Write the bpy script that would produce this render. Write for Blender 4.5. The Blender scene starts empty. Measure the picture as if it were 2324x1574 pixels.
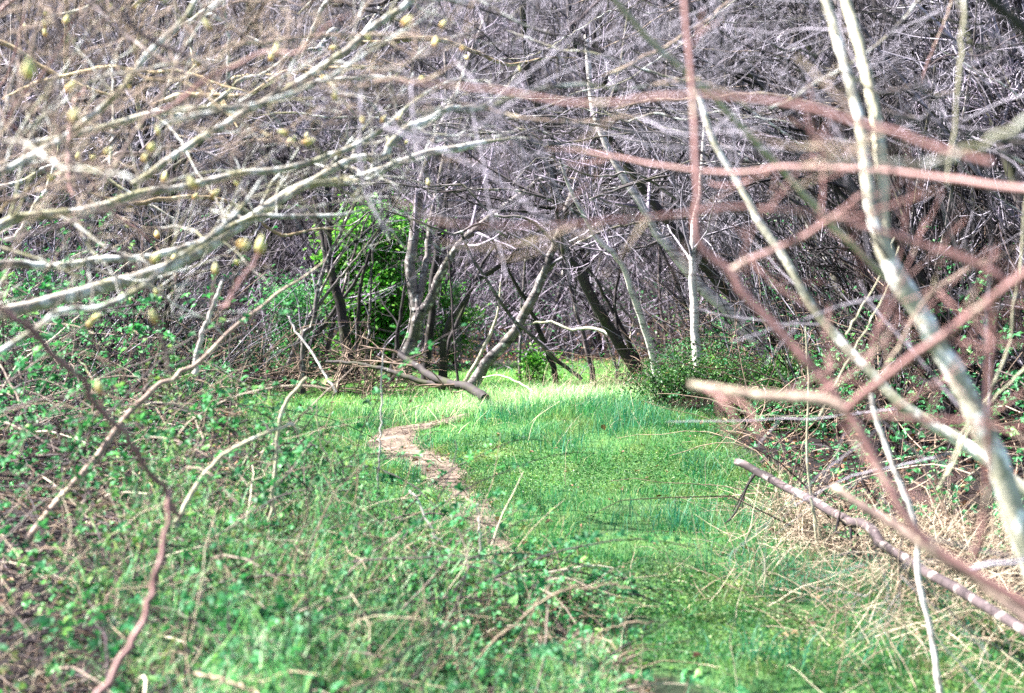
import bpy, math
import numpy as np
from mathutils import Vector

S = bpy.context.scene
C = S.collection
# ------------------------------------------------------------------ camera, sky, sun, exposure
CAM_H, PITCH, FD = 1.6, math.radians(3.47), 3631.0
cam_d = bpy.data.cameras.new("camera"); cam = bpy.data.objects.new("camera", cam_d); C.objects.link(cam)
cam.location = (0, 0, CAM_H); cam.rotation_euler = (math.pi/2 - PITCH, 0, 0)
cam_d.sensor_width = 36; cam_d.lens = 56.25; cam_d.clip_start = 0.05; cam_d.clip_end = 500
cam_d.dof.use_dof = True; cam_d.dof.focus_distance = 12.8; cam_d.dof.aperture_fstop = 2.4
cam_d.dof.aperture_blades = 7
S.camera = cam

SUN_EL, SUN_AZ = math.radians(50), math.radians(-74)     # azimuth from +Y towards +X: sun is to the left and a little behind
w = bpy.data.worlds.new("World"); S.world = w; w.use_nodes = True
wt = w.node_tree; bg = wt.nodes["Background"]
sky = wt.nodes.new("ShaderNodeTexSky"); sky.sky_type = 'NISHITA'; sky.sun_disc = False
sky.sun_elevation = SUN_EL; sky.sun_rotation = SUN_AZ; sky.dust_density = 2.0; sky.air_density = 1.0
wt.links.new(sky.outputs[0], bg.inputs[0]); bg.inputs[1].default_value = 0.05
sl = bpy.data.lights.new("sun", 'SUN'); sl.energy = 5.0; sl.angle = math.radians(0.6); sl.color = (1, .955, .90)
so = bpy.data.objects.new("sun", sl); C.objects.link(so)
sd = Vector((math.sin(SUN_AZ)*math.cos(SUN_EL), math.cos(SUN_AZ)*math.cos(SUN_EL), math.sin(SUN_EL)))
so.rotation_euler = (-sd).to_track_quat('-Z', 'Y').to_euler(); so.location = sd*40
S.view_settings.view_transform = 'Standard'; S.view_settings.look = 'None'
S.view_settings.exposure = 2.72; S.view_settings.gamma = 1
S.render.engine = 'CYCLES'
S.cycles.max_bounces = 3; S.cycles.diffuse_bounces = 1; S.cycles.glossy_bounces = 1; S.cycles.transmission_bounces = 2
S.cycles.use_denoising = False

# ------------------------------------------------------------------ helpers
def RNG(s): return np.random.default_rng(s)
def nrm(v): return v/np.maximum(np.linalg.norm(v, axis=-1, keepdims=True), 1e-9)

def vnoise(x, y, sc, seed=0):
    x = np.asarray(x, float)/sc + 1000.3; y = np.asarray(y, float)/sc + 1000.7
    xi = np.floor(x).astype(np.int64); yi = np.floor(y).astype(np.int64); fx = x-xi; fy = y-yi
    fx = fx*fx*(3-2*fx); fy = fy*fy*(3-2*fy)
    def h(a, b):
        n = (a*374761393 + b*668265263 + seed*974634777) & 0x7fffffff
        n = ((n ^ (n >> 13))*1274126177) & 0x7fffffff
        return ((n ^ (n >> 16)) & 0xffff)/65535.0
    return (h(xi, yi)*(1-fx)+h(xi+1, yi)*fx)*(1-fy)+(h(xi, yi+1)*(1-fx)+h(xi+1, yi+1)*fx)*fy*1.0

def sstep(a, b, x):
    t = np.clip((np.asarray(x, float)-a)/(b-a), 0, 1); return t*t*(3-2*t)

def ter(x, y):
    x = np.asarray(x, float); y = np.asarray(y, float)
    z = 0.05*(vnoise(x, y, 1.3, 1)-.5) + .08*(vnoise(x, y, 3.1, 2)-.5) + .02*(vnoise(x, y, .35, 3)-.5)
    z = z + .26*np.exp(-((x-.9)/1.5)**2-((y-13.6)/2.4)**2)                       # the grassy hump right of the path
    z = z - .06*sstep(17.5, 20, y)*(1-sstep(24, 30, y))
    z = z + .35*sstep(1.9, 4.5, x)*sstep(6, 10, y) + .3*sstep(2.6, 6, -x)
    z = z + 14.4*sstep(27, 80, y)
    return z

def P(px, py, d):
    dx = (px-1162)/FD; dz = -(py-787)/FD
    v = np.array([dx, math.cos(PITCH)+dz*math.sin(PITCH), dz*math.cos(PITCH)-math.sin(PITCH)])
    v = v*(d/v[1]); return v+np.array([0, 0, CAM_H])
def G(px, py):
    z = 0.0
    for _ in range(25):
        dz = -(py-787)/FD; vy = math.cos(PITCH)+dz*math.sin(PITCH); vz = dz*math.cos(PITCH)-math.sin(PITCH)
        d = (z-CAM_H)/vz*vy; p = P(px, py, d); z = .5*z+.5*float(ter(p[0], p[1]))
    return P(px, py, d)
def GD(px, py): return min(float(G(px, py)[1]), 19.6)

def tag(o, label=None, cat=None, group=None, kind=None):
    if label: o["label"] = label
    if cat: o["category"] = cat
    if group: o["group"] = group
    if kind: o["kind"] = kind
    return o
def thing(name, label, cat, loc=(0, 0, 0), group=None):
    o = bpy.data.objects.new(name, None); C.objects.link(o); o.location = [float(v) for v in loc]; o.empty_display_size = .1
    return tag(o, label, cat, group)

class MB:
    """collects tubes, leaves and blades; build() links them as ONE mesh object"""
    def __init__(s): s.v = []; s.f = []; s.t = []; s.n = 0
    def add(s, v, faces, tint):
        s.v.append(v.reshape(-1, 3)); s.t.append(tint.reshape(-1))
        for f in faces: s.f.append(f+s.n)
        s.n += len(s.v[-1])
    def tubes(s, pts, rad, k=5, tint=None, cap=False):
        pts = np.asarray(pts, float); rad = np.asarray(rad, float)
        if pts.ndim == 2: pts = pts[None]; rad = rad[None]
        M, n, _ = pts.shape
        if tint is None: tint = RNG(M+n).random(M)
        tint = np.broadcast_to(np.asarray(tint, float), (M,))
        tan = np.empty_like(pts); tan[:, 1:-1] = pts[:, 2:]-pts[:, :-2]; tan[:, 0] = pts[:, 1]-pts[:, 0]; tan[:, -1] = pts[:, -1]-pts[:, -2]
        tan = nrm(tan); mean = nrm(pts[:, -1]-pts[:, 0])
        ref = np.eye(3)[np.argmin(np.abs(mean), axis=1)]
        a = nrm(np.cross(tan, ref[:, None, :])); b = np.cross(tan, a)
        th = np.arange(k)/k*2*math.pi
        ring = a[:, :, None, :]*np.cos(th)[None, None, :, None]+b[:, :, None, :]*np.sin(th)[None, None, :, None]
        v = pts[:, :, None, :]+ring*rad[:, :, None, None]
        base = np.arange(M)[:, None, None]*(n*k); i = np.arange(n-1)[None, :, None]*k; j = np.arange(k)[None, None, :]; j2 = (j+1) % k
        f = np.stack([base+i+j, base+i+j2, base+i+k+j2, base+i+k+j], -1).reshape(-1, 4)
        s.add(v, [f], np.repeat(tint, n*k))
        if cap:
            for e in (0, n-1):
                c = pts[:, e, :]; r = v[:, e]; vv = np.concatenate([c[:, None], r], 1)
                jj = np.arange(k)[None, :]; bb = np.arange(M)[:, None]*(k+1)
                s.add(vv, [np.stack([bb+0*jj, bb+1+jj, bb+1+(jj+1) % k], -1).reshape(-1, 3)], np.repeat(tint*0-1, k+1))
    def leaves(s, c, axis, nor, L, W, tint, fold=.25):
        axis = nrm(axis); side = nrm(np.cross(axis, nor)); nor = np.cross(side, axis)
        L = np.broadcast_to(np.asarray(L, float), (len(c),))[:, None]; W = np.broadcast_to(np.asarray(W, float), (len(c),))[:, None]*.5
        up = nor*W*fold*2
        v = np.stack([c, c+axis*L*.28+side*W*.85+up, c+axis*L*.66+side*W*.72+up, c+axis*L-nor*L*.12, c+axis*L*.66-side*W*.72+up, c+axis*L*.28-side*W*.85+up], 1)
        b = np.arange(len(c))[:, None]*6
        s.add(v, [b+np.array([[0, 1, 2, 3]]), b+np.array([[0, 3, 4, 5]])], np.repeat(tint, 6))
    def blades(s, c, h, w_, lean, tint):
        M = len(c); r = RNG(M+5); az = r.random(M)*2*math.pi
        side = np.stack([np.cos(az), np.sin(az), np.zeros(M)], 1)*(w_[:, None]*.5)
        la = r.random(M)*2*math.pi; ld = np.stack([np.cos(la), np.sin(la), np.zeros(M)], 1)*(lean*h)[:, None]
        z = np.array([0, 0, 1.])[None]*h[:, None]
        m = c+z*.55+ld*.35; t = c+z*(1-.25*np.clip(lean, 0, 1.6))[:, None]+ld
        v = np.stack([c-side, c+side, m+side*.8, m-side*.8, t], 1)
        b = np.arange(M)[:, None]*5
        s.add(v, [b+np.array([[0, 1, 2, 3]]), b+np.array([[3, 2, 4]])], np.repeat(tint, 5))
    def build(s, name, mat, parent=None, origin=(0, 0, 0), smooth=True):
        me = bpy.data.meshes.new(name); V = np.concatenate(s.v)-np.asarray(origin, float)[None]
        me.vertices.add(len(V)); me.vertices.foreach_set("co", V.astype(np.float32).ravel())
        li = np.concatenate([f.ravel() for f in s.f]); lt = np.concatenate([np.full(len(f), f.shape[1]) for f in s.f])
        me.loops.add(len(li)); me.loops.foreach_set("vertex_index", li.astype(np.int32))
        me.polygons.add(len(lt)); me.polygons.foreach_set("loop_start", np.concatenate([[0], np.cumsum(lt)[:-1]]).astype(np.int32))
        me.polygons.foreach_set("use_smooth", np.full(len(lt), smooth))
        at = me.attributes.new("tint", 'FLOAT', 'POINT'); at.data.foreach_set("value", np.concatenate(s.t).astype(np.float32))
        me.update(calc_edges=True)
        me.materials.append(mat)
        o = bpy.data.objects.new(name, me); C.objects.link(o)
        if parent is not None: o.parent = parent
        else: o.location = [float(q) for q in origin]
        return o

def smooth(ctrl, n, bump=0, rng=None):
    c = np.asarray(ctrl, float); m = len(c)
    e = np.concatenate([[2*c[0]-c[1]], c, [2*c[-1]-c[-2]]])
    t = np.linspace(0, m-1-1e-6, n); i = t.astype(int); u = (t-i)[:, None]
    p0, p1, p2, p3 = e[i], e[i+1], e[i+2], e[i+3]
    q = .5*((2*p1)+(-p0+p2)*u+(2*p0-5*p1+4*p2-p3)*u*u+(-p0+3*p1-3*p2+p3)*u**3)
    if bump: q[1:-1, :3] += rng.normal(size=(n-2, 3))*bump
    return q

def walk(pos, d, L, n, wob, bias, rng):
    M = len(pos); pts = np.empty((M, n+1, 3)); pts[:, 0] = pos; d = nrm(d)
    kink = nrm(rng.normal(size=(M, 3)))
    for i in range(n):
        d = nrm(d+rng.normal(size=(M, 3))*wob+kink*wob*.6+bias)
        pts[:, i+1] = pts[:, i]+d*(L/n)[:, None]
    return pts

def spawn(Pp, Rp, per, tr, L, ang, rr, n, wob, bias, rng, rmin=.0008, absl=False, tip=.35):
    M, n0 = Pp.shape[:2]; idx = np.repeat(np.arange(M), per); K = len(idx)
    t = rng.uniform(tr[0], tr[1], K); f = t*(n0-1.001); i = f.astype(int); u = (f-i)[:, None]
    pos = Pp[idx, i]*(1-u)+Pp[idx, i+1]*u; tan = nrm(Pp[idx, i+1]-Pp[idx, i])
    r = Rp[idx, i]*(1-u[:, 0])+Rp[idx, i+1]*u[:, 0]
    Lp = np.linalg.norm(np.diff(Pp, axis=1), axis=2).sum(1)[idx]
    perp = nrm(np.cross(tan, rng.normal(size=(K, 3)))); a = np.radians(rng.uniform(ang[0], ang[1], K))[:, None]
    ln = (L if absl else L*Lp*(1-.45*t))*rng.uniform(.45, 1.15, K)
    q = walk(pos, tan*np.cos(a)+perp*np.sin(a), ln, n, wob, np.asarray(bias, float), rng)
    r0 = np.maximum(r*rr*rng.uniform(.7, 1.1, K), rmin)
    R = np.maximum(r0[:, None]*np.linspace(1, tip, n+1)[None], rmin*.6)
    return q, R

# ------------------------------------------------------------------ materials
def newmat(name):
    m = bpy.data.materials.new(name); m.use_nodes = True; nt = m.node_tree; b = nt.nodes["Principled BSDF"]
    b.inputs["Specular IOR Level"].default_value = .25
    return m, nt, b
def ramp(nt, fac, stops):
    r = nt.nodes.new("ShaderNodeValToRGB"); e = r.color_ramp.elements
    while len(e) < len(stops): e.new(.5)
    for q, (p, c) in zip(e, stops): q.position = p; q.color = (*c, 1)
    if fac is not None: nt.links.new(fac, r.inputs[0])
    return r
def noise(nt, co, sc, det=4, rough=.6, ntype=None):
    n = nt.nodes.new("ShaderNodeTexNoise"); n.inputs["Scale"].default_value = sc; n.inputs["Detail"].default_value = det
    n.inputs["Roughness"].default_value = rough
    if co is not None: nt.links.new(co, n.inputs["Vector"])
    return n.outputs[0]
def mixc(nt, fac, a, b, mode='MIX'):
    m = nt.nodes.new("ShaderNodeMix"); m.data_type = 'RGBA'; m.blend_type = mode
    if isinstance(fac, (int, float)): m.inputs[0].default_value = fac
    else: nt.links.new(fac, m.inputs[0])
    for k, v in ((6, a), (7, b)):
        if isinstance(v, tuple): m.inputs[k].default_value = (*v, 1)
        else: nt.links.new(v, m.inputs[k])
    return m.outputs[2]
def math_(nt, op, a, b=None, clamp=False):
    m = nt.nodes.new("ShaderNodeMath"); m.operation = op; m.use_clamp = clamp
    for k, v in ((0, a), (1, b)):
        if v is None: continue
        if isinstance(v, (int, float)): m.inputs[k].default_value = v
        else: nt.links.new(v, m.inputs[k])
    return m.outputs[0]
def attr(nt, n="tint"):
    a = nt.nodes.new("ShaderNodeAttribute"); a.attribute_name = n; return a.outputs["Fac"]

def bark(name, dark, light, pale=None, pale_at=.62, sc=9, rough=.8, bands=0, bumpd=.004, moss=None):
    m, nt, b = newmat(name); co = nt.nodes.new("ShaderNodeTexCoord").outputs["Object"]
    n1 = noise(nt, co, sc, 6, .65); t = attr(nt)
    f = math_(nt, 'ADD', math_(nt, 'MULTIPLY', t, .45), math_(nt, 'MULTIPLY', n1, .75))
    col = ramp(nt, f, [(.46, dark), (.80, light)] if 'twig' in name else [(.36, dark), (.72, light)]).outputs[0]
    if pale:
        n2 = noise(nt, co, sc*1.7, 5, .6)
        g = ramp(nt, n2, [(pale_at-.07, (0, 0, 0)), (pale_at, (1, 1, 1))]).outputs[0]
        col = mixc(nt, g, col, pale)
    if moss:
        n3 = noise(nt, co, sc*.5, 4, .6)
        g = ramp(nt, n3, [(.5, (0, 0, 0)), (.6, (1, 1, 1))]).outputs[0]
        col = mixc(nt, math_(nt, 'MULTIPLY', g, .8), col, moss)
    if bands:
        mp = nt.nodes.new("ShaderNodeMapping"); mp.inputs["Scale"].default_value = (bands*.12, bands*.12, bands); nt.links.new(co, mp.inputs[0])
        n4 = noise(nt, mp.outputs[0], 1.0, 3, .5)
        g = ramp(nt, n4, [(.56, (0, 0, 0)), (.64, (1, 1, 1))]).outputs[0]
        col = mixc(nt, math_(nt, 'MULTIPLY', g, .7), col, tuple(c*.35 for c in dark))
    nt.links.new(col, b.inputs["Base Color"]); b.inputs["Roughness"].default_value = rough
    bp = nt.nodes.new("ShaderNodeBump"); bp.inputs["Distance"].default_value = bumpd; bp.inputs["Strength"].default_value = .8
    nt.links.new(noise(nt, co, sc*4, 6, .7), bp.inputs["Height"]); nt.links.new(bp.outputs[0], b.inputs["Normal"])
    return m
def simple(name, stops, rough=.7, trans=0, spec=.25):
    """colour of each leaf / blade / stem from its own random number"""
    m, nt, b = newmat(name); col = ramp(nt, attr(nt), stops).outputs[0]
    co = nt.nodes.new("ShaderNodeTexCoord").outputs["Object"]
    hv = nt.nodes.new("ShaderNodeHueSaturation"); nt.links.new(col, hv.inputs["Color"])
    nt.links.new(math_(nt, 'ADD', math_(nt, 'MULTIPLY', noise(nt, co, 1.6, 6, .75), 1.9), .05), hv.inputs["Value"]); col = hv.outputs[0]
    if "grass" in name or "cover" in name:
        g = ramp(nt, noise(nt, co, 2.7, 5, .7), [(.5, (0, 0, 0)), (.68, (1, 1, 1))]).outputs[0]
        col = mixc(nt, math_(nt, 'MULTIPLY', g, .75), col, mixc(nt, attr(nt), (.06, .08, .02), (.40, .40, .14)))
    nt.links.new(col, b.inputs["Base Color"]); b.inputs["Roughness"].default_value = rough; b.inputs["Specular IOR Level"].default_value = spec
    if trans:
        tr = nt.nodes.new("ShaderNodeBsdfTranslucent"); nt.links.new(mixc(nt, 1.0, col, (.95, 1.2, .65), 'MULTIPLY'), tr.inputs[0])
        mx = nt.nodes.new("ShaderNodeMixShader"); mx.inputs[0].default_value = trans
        nt.links.new(b.outputs[0], mx.inputs[1]); nt.links.new(tr.outputs[0], mx.inputs[2])
        nt.links.new(mx.outputs[0], nt.nodes["Material Output"].inputs[0])
    return m

M_grey = bark("grey_bark", (.02, .015, .02), (.19, .165, .165), pale=(.52, .50, .48), pale_at=.63, sc=8, bands=22, moss=(.06, .06, .03))
M_dark = bark("dark_bark", (.008, .006, .009), (.055, .045, .047), pale=(.22, .22, .19), pale_at=.70, sc=7, moss=(.035, .04, .015))
M_mid = bark("weathered_bark", (.02, .014, .018), (.10, .075, .08), pale=(.42, .36, .34), pale_at=.63, sc=6, bands=10)
M_ochre = bark("ochre_lichen_bark", (.08, .05, .04), (.36, .27, .15), pale=(.52, .47, .32), pale_at=.6, sc=11)
M_birch = bark("birch_bark", (.30, .27, .25), (.62, .58, .55), pale=(.14, .12, .11), pale_at=.66, sc=7, bands=30)
M_pale = bark("pale_bark", (.25, .23, .17), (.55, .52, .42), pale=(.85, .84, .80), pale_at=.56, sc=9, moss=(.16, .16, .10))
M_olive = bark("olive_bark", (.20, .18, .12), (.50, .47, .34), pale=(.62, .60, .5), pale_at=.64, sc=10)
M_red = bark("red_bark", (.09, .04, .04), (.32, .175, .165), pale=(.40, .32, .26), pale_at=.66, sc=6, rough=.5, bumpd=.001)
M_lich = bark("lichen_bark", (.10, .085, .075), (.32, .29, .25), pale=(.60, .62, .60), pale_at=.55, sc=12, bumpd=.006, moss=(.22, .21, .10))
M_tan = bark("tan_bark", (.08, .05, .05), (.36, .27, .22), pale=(.55, .46, .34), pale_at=.62, sc=12)
M_twigD = bark("dark_twig", (.008, .006, .009), (.06, .05, .055), sc=5, bumpd=.001)
M_twigL = bark("lilac_twig", (.015, .010, .016), (.42, .36, .46), sc=4, bumpd=.001)
M_twigG = bark("grey_twig", (.012, .010, .015), (.38, .35, .42), sc=4, bumpd=.001)
M_twigP = bark("pink_twig", (.03, .015, .02), (.42, .30, .31), sc=4, bumpd=.001)
M_brush = bark("brush_twig", (.03, .016, .016), (.40, .29, .22), sc=4, bumpd=.001)
M_bud = simple("bud_scale", [(0, (.30, .09, .05)), (.25, (.60, .40, .14)), (.5, (.82, .74, .34)), (1, (.88, .86, .55))], trans=.15)
M_bram = simple("bramble_leaf", [(0, (.008, .06, .025)), (.4, (.035, .19, .075)), (.8, (.14, .40, .18)), (1, (.32, .50, .18))], trans=.3, rough=.5)
M_bramD = simple("dark_bramble_leaf", [(0, (.004, .022, .009)), (.5, (.022, .09, .022)), (.88, (.10, .22, .055)), (1, (.24, .10, .06))], trans=.25, rough=.45)
M_bush = simple("bush_leaf", [(0, (.012, .10, .015)), (.5, (.09, .32, .04)), (1, (.32, .54, .12))], trans=.4, rough=.5)
M_small = simple("groundcover_leaf", [(0, (.006, .035, .012)), (.6, (.035, .14, .035)), (1, (.20, .34, .10))], trans=.3, rough=.45)
M_grass = simple("grass_blade", [(0, (.006, .06, .025)), (.5, (.03, .175, .075)), (.85, (.11, .33, .13)), (1, (.45, .42, .22))], trans=.35, rough=.5)
M_grassY = simple("sun_tinted_grass_blade", [(0, (.05, .20, .05)), (.5, (.17, .42, .13)), (.9, (.42, .58, .26)), (1, (.75, .70, .42))], trans=.35, rough=.5)  # brighter copy of the grass colour: sunlight on the far lawn painted into the blades
M_teal = simple("tall_grass_blade", [(0, (.008, .08, .05)), (.6, (.03, .22, .14)), (1, (.18, .38, .24))], trans=.3, rough=.5)
M_straw = simple("straw", [(0, (.12, .07, .055)), (.5, (.34, .25, .18)), (1, (.64, .56, .42))], rough=.6, trans=.1)
M_cane = simple("bramble_cane", [(0, (.010, .006, .012)), (.5, (.045, .028, .036)), (.8, (.30, .23, .19)), (1, (.66, .60, .46))], rough=.6)
M_litter = simple("dead_leaf", [(0, (.08, .035, .025)), (.6, (.22, .11, .07)), (1, (.42, .28, .17))], rough=.7, trans=.1)

def ground_mat(name, path=False):
    m, nt, b = newmat(name); co = nt.nodes.new("ShaderNodeTexCoord").outputs["Object"]
    n1 = noise(nt, co, 2.2, 8, .7); n2 = noise(nt, co, 17, 6, .7)
    f = math_(nt, 'ADD', math_(nt, 'MULTIPLY', n1, .6), math_(nt, 'MULTIPLY', n2, .4))
    if path: c = ramp(nt, f, [(.40, (.04, .028, .022)), (.5, (.12, .09, .072)), (.60, (.25, .195, .155))]).outputs[0]
    else:
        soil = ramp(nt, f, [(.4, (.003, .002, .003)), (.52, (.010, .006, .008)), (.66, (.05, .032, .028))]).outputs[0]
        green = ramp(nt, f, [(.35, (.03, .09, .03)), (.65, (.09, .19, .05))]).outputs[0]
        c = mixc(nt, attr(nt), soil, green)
    nt.links.new(c, b.inputs["Base Color"]); b.inputs["Roughness"].default_value = .95
    bp = nt.nodes.new("ShaderNodeBump"); bp.inputs["Distance"].default_value = .02
    nt.links.new(noise(nt, co, 30, 8, .75), bp.inputs["Height"]); nt.links.new(bp.outputs[0], b.inputs["Normal"])
    return m

# ------------------------------------------------------------------ the lie of the land
PATH_PX = [(1065, 940), (1010, 957), (935, 972), (888, 992), (912, 1022), (968, 1050), (1018, 1092), (1062, 1150), (1130, 1240), (1215, 1340), (1290, 1420), (1330, 1500), (1350, 1600), (1370, 1800)]
PATH = np.array([G(*p)[:2] for p in PATH_PX]); PATHC = smooth(PATH, 160)
PW = smooth(np.array([[.08], [.15], [.23], [.19], [.17], [.18], [.17], [.12], [.05], [.02], [.10], [.18], [.20], [.20]]), 160)[:, 0]
def path_dist(x, y):
    out = np.full(np.shape(x), 9.0)
    for (cx, cy), wd in zip(PATHC, PW): out = np.minimum(out, np.hypot(x-cx, y-cy)-wd)
    return out
def edge_right(y):   # where the lawn gives way to the bank on the right
    return np.interp(y, [5, 7, 8.5, 10, 13.4, 16, 18, 20, 22], [3.0, 2.4, 1.65, 1.72, 1.8, 1.35, 1.2, 1.6, 2.5])
def edge_left(y):
    return np.interp(y, [5, 6, 8, 10, 12, 15, 17, 20, 23], [.05, .0, -.45, -1.4, -2.0, -2.6, -2.9, -2.6, -1.8])
def lawn(x, y):
    n = (vnoise(x, y, .6, 9)-.5)*.4
    return sstep(-.15, .15, x-edge_left(y)+n)*sstep(-.15, .2, edge_right(y)-x+n)*(1-sstep(21.5, 23.5, y+n))

bare = lambda x, y: 1-.93*np.maximum(.55*sstep(.60, .80, vnoise(x, y, .45, 31)*.75+vnoise(x, y, .09, 32)*.25)*(y < 10)*(x < 1.3), sstep(1.1, .5, np.minimum(np.hypot((x-.50)/.27, (y-6.75)/.42), np.hypot((x-.46)/.30, (y-5.6)/.45))+(vnoise(x, y, .2, 33)-.5)*1.3+(vnoise(x, y, .06, 34)-.5)*.5))
def grid_sheet(name, xs, ys, zf, mat, maskf=None):
    X, Y = np.meshgrid(xs, ys); Z = zf(X, Y); nx, ny = len(xs), len(ys)
    b = MB(); i = np.arange(ny-1)[:, None]*nx+np.arange(nx-1)[None]
    b.add(np.stack([X, Y, Z], -1).reshape(-1, 3), [np.stack([i, i+1, i+nx+1, i+nx], -1).reshape(-1, 4)], (maskf(X, Y) if maskf else X*0).reshape(-1))
    return b.build(name, mat)
xs = np.concatenate([np.linspace(-150, -14, 30)[:-1], np.linspace(-14, -5, 40)[:-1], np.linspace(-5, 5, 201), np.linspace(5, 14, 40)[1:], np.linspace(14, 150, 30)[1:]])
ys = np.concatenate([np.linspace(-60, 1, 20)[:-1], np.linspace(1, 25, 400), np.linspace(25, 60, 90)[1:], np.linspace(60, 200, 30)[1:]])
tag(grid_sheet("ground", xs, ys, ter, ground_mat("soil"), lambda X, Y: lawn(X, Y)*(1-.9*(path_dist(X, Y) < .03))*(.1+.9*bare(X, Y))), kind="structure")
# the trodden path: a ribbon a few millimetres above the soil with a ragged edge
b = MB(); n = 160; tn = nrm(np.gradient(PATHC, axis=0)); nn = np.stack([-tn[:, 1], tn[:, 0]], 1); r = RNG(3)
off = np.linspace(-1, 1, 9); W_ = (PW[:, None]+.05*(vnoise(np.arange(n)[:, None]*1., off[None]*2, 4, 5)-.3))*off[None]
px_ = PATHC[:, None, :]+nn[:, None, :]*W_[..., None]; z_ = ter(px_[..., 0], px_[..., 1])+.008-.004*np.abs(off)[None]**4
i = np.arange(n-1)[:, None]*9+np.arange(8)[None]
b.add(np.concatenate([px_, z_[..., None]], -1).reshape(-1, 3), [np.stack([i, i+9, i+10, i+1], -1).reshape(-1, 4)], np.zeros(n*9))
tag(b.build("path", ground_mat("trodden_earth", True)), kind="structure")

# ------------------------------------------------------------------ grass and ground cover
def scatter(N, y0, y1, rng, p=1.0, k=.36, xm=.6):
    y = y0+(y1-y0)*rng.random(N)**p; x = rng.uniform(-1, 1, N)*(k*y+xm); return x, y
r = RNG(11)
def grass(name, N, y0, y1, mask, h, wd, mat, seed, p=.9, lean=(.2, 1.1)):
    r = RNG(seed); x, y = scatter(N, y0, y1, r, p); k = r.random(N) < mask(x, y); x = x[k]; y = y[k]; n = len(x)
    hh = h(x, y)*r.uniform(.45, 1.25, n); b = MB()
    b.blades(np.stack([x, y, ter(x, y)-.005], 1), hh, wd*r.uniform(.6, 1.3, n), r.uniform(*lean, n), np.clip(r.beta(2, 2.2, n)+(r.random(n) < .07)*.6, 0, 1))
    return tag(b.build(name, mat, smooth=False), kind="stuff")
offp = lambda x, y: (path_dist(x, y) > (-.04+.10*(vnoise(x, y, .10, 21)-.5)+.16*(vnoise(x, y, .6, 22)-.5)))*1.0+(path_dist(x, y) <= 0)*np.where(y < 8.3, .85*sstep(.38, .6, vnoise(x, y, .3, 58)*.7+vnoise(x, y, .08, 59)*.3), .03)
tallz = lambda x, y: np.exp(-((x-.85)/1.0)**2-((y-13.2)/1.9)**2)
sunny = lambda x, y: sstep(15, 16.5, y+(vnoise(x, y, .8, 4)-.5)*2)  # mask for the far lawn whose sunlight is put into the blade colour
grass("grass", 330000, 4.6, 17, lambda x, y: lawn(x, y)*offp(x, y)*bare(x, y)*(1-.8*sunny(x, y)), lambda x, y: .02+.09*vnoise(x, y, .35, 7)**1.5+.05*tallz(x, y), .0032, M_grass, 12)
grass("sun_tinted_grass", 190000, 13.0, 23.5, lambda x, y: lawn(x, y)*offp(x, y)*(.1+.9*sunny(x, y)), lambda x, y: .05+.07*vnoise(x, y, .6, 8)*(np.abs(x+1.2) > .5), .006, M_grassY, 13, 1.0)
tuftmask = lambda x, y: lawn(x, y)*offp(x, y)*np.clip((vnoise(x, y, .5, 17)-.55)*5, 0, 1)*np.clip(.25+tallz(x, y)*1.5+(x > .9)*(y < 9.5), 0, 1)
grass("tall_grass", 130000, 4.8, 16.5, tuftmask, lambda x, y: .09+.14*vnoise(x, y, .9, 18), .004, M_teal, 14, .9, (.1, .8))
M_crest = simple("sun_paled_grass_blade", [(0, (.16, .40, .20)), (.5, (.36, .62, .34)), (.85, (.62, .74, .46)), (1, (.85, .80, .58))], trans=.35, rough=.5)  # glare of sun on the crest painted as paler mint blades
grass("sun_paled_crest_grass", 120000, 12.5, 18, lambda x, y: lawn(x, y)*offp(x, y)*np.exp(-((x-.45)/1.15)**2-((y-15.0-.15*x)/1.0)**2)*1.3, lambda x, y: .08+.12*vnoise(x, y, .4, 19), .0045, M_crest, 114, 1.0, (.1, .9))
def cover(name, N, y0, y1, mask, size, mat, seed, hmax=.04):
    r = RNG(seed); x, y = scatter(N, y0, y1, r, .8); k = r.random(N) < mask(x, y); x = x[k]; y = y[k]; n = len(x)
    b = MB(); c = np.stack([x, y, ter(x, y)+r.uniform(.0, hmax, n)], 1)
    nor = nrm(np.array([0, 0, 1.])+r.normal(size=(n, 3))*.45); ax = r.normal(size=(n, 3)); ax[:, 2] *= .3
    s = size*r.uniform(.5, 1.3, n); b.leaves(c, ax, nor, s, s*.75, r.beta(2, 2, n)); return tag(b.build(name, mat, smooth=False), kind="stuff")
cover("weeds", 230000, 4.6, 14, lambda x, y: lawn(x, y)*offp(x, y)*bare(x, y)*np.clip((vnoise(x, y, .9, 41)-.28)*4, .08, 1), .017, M_small, 15, .05)
cover("leaf_litter", 26000, 4.6, 30, lambda x, y: .06+.8*(1-lawn(x, y))*((y > 9)+.12), .05, M_litter, 16, .05)
cover("path_litter", 20000, 4.6, 19, lambda x, y: (path_dist(x, y) < .08)*.35*(.25+(path_dist(x, y) > -.1)), .022, M_litter, 17, .012)
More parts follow.
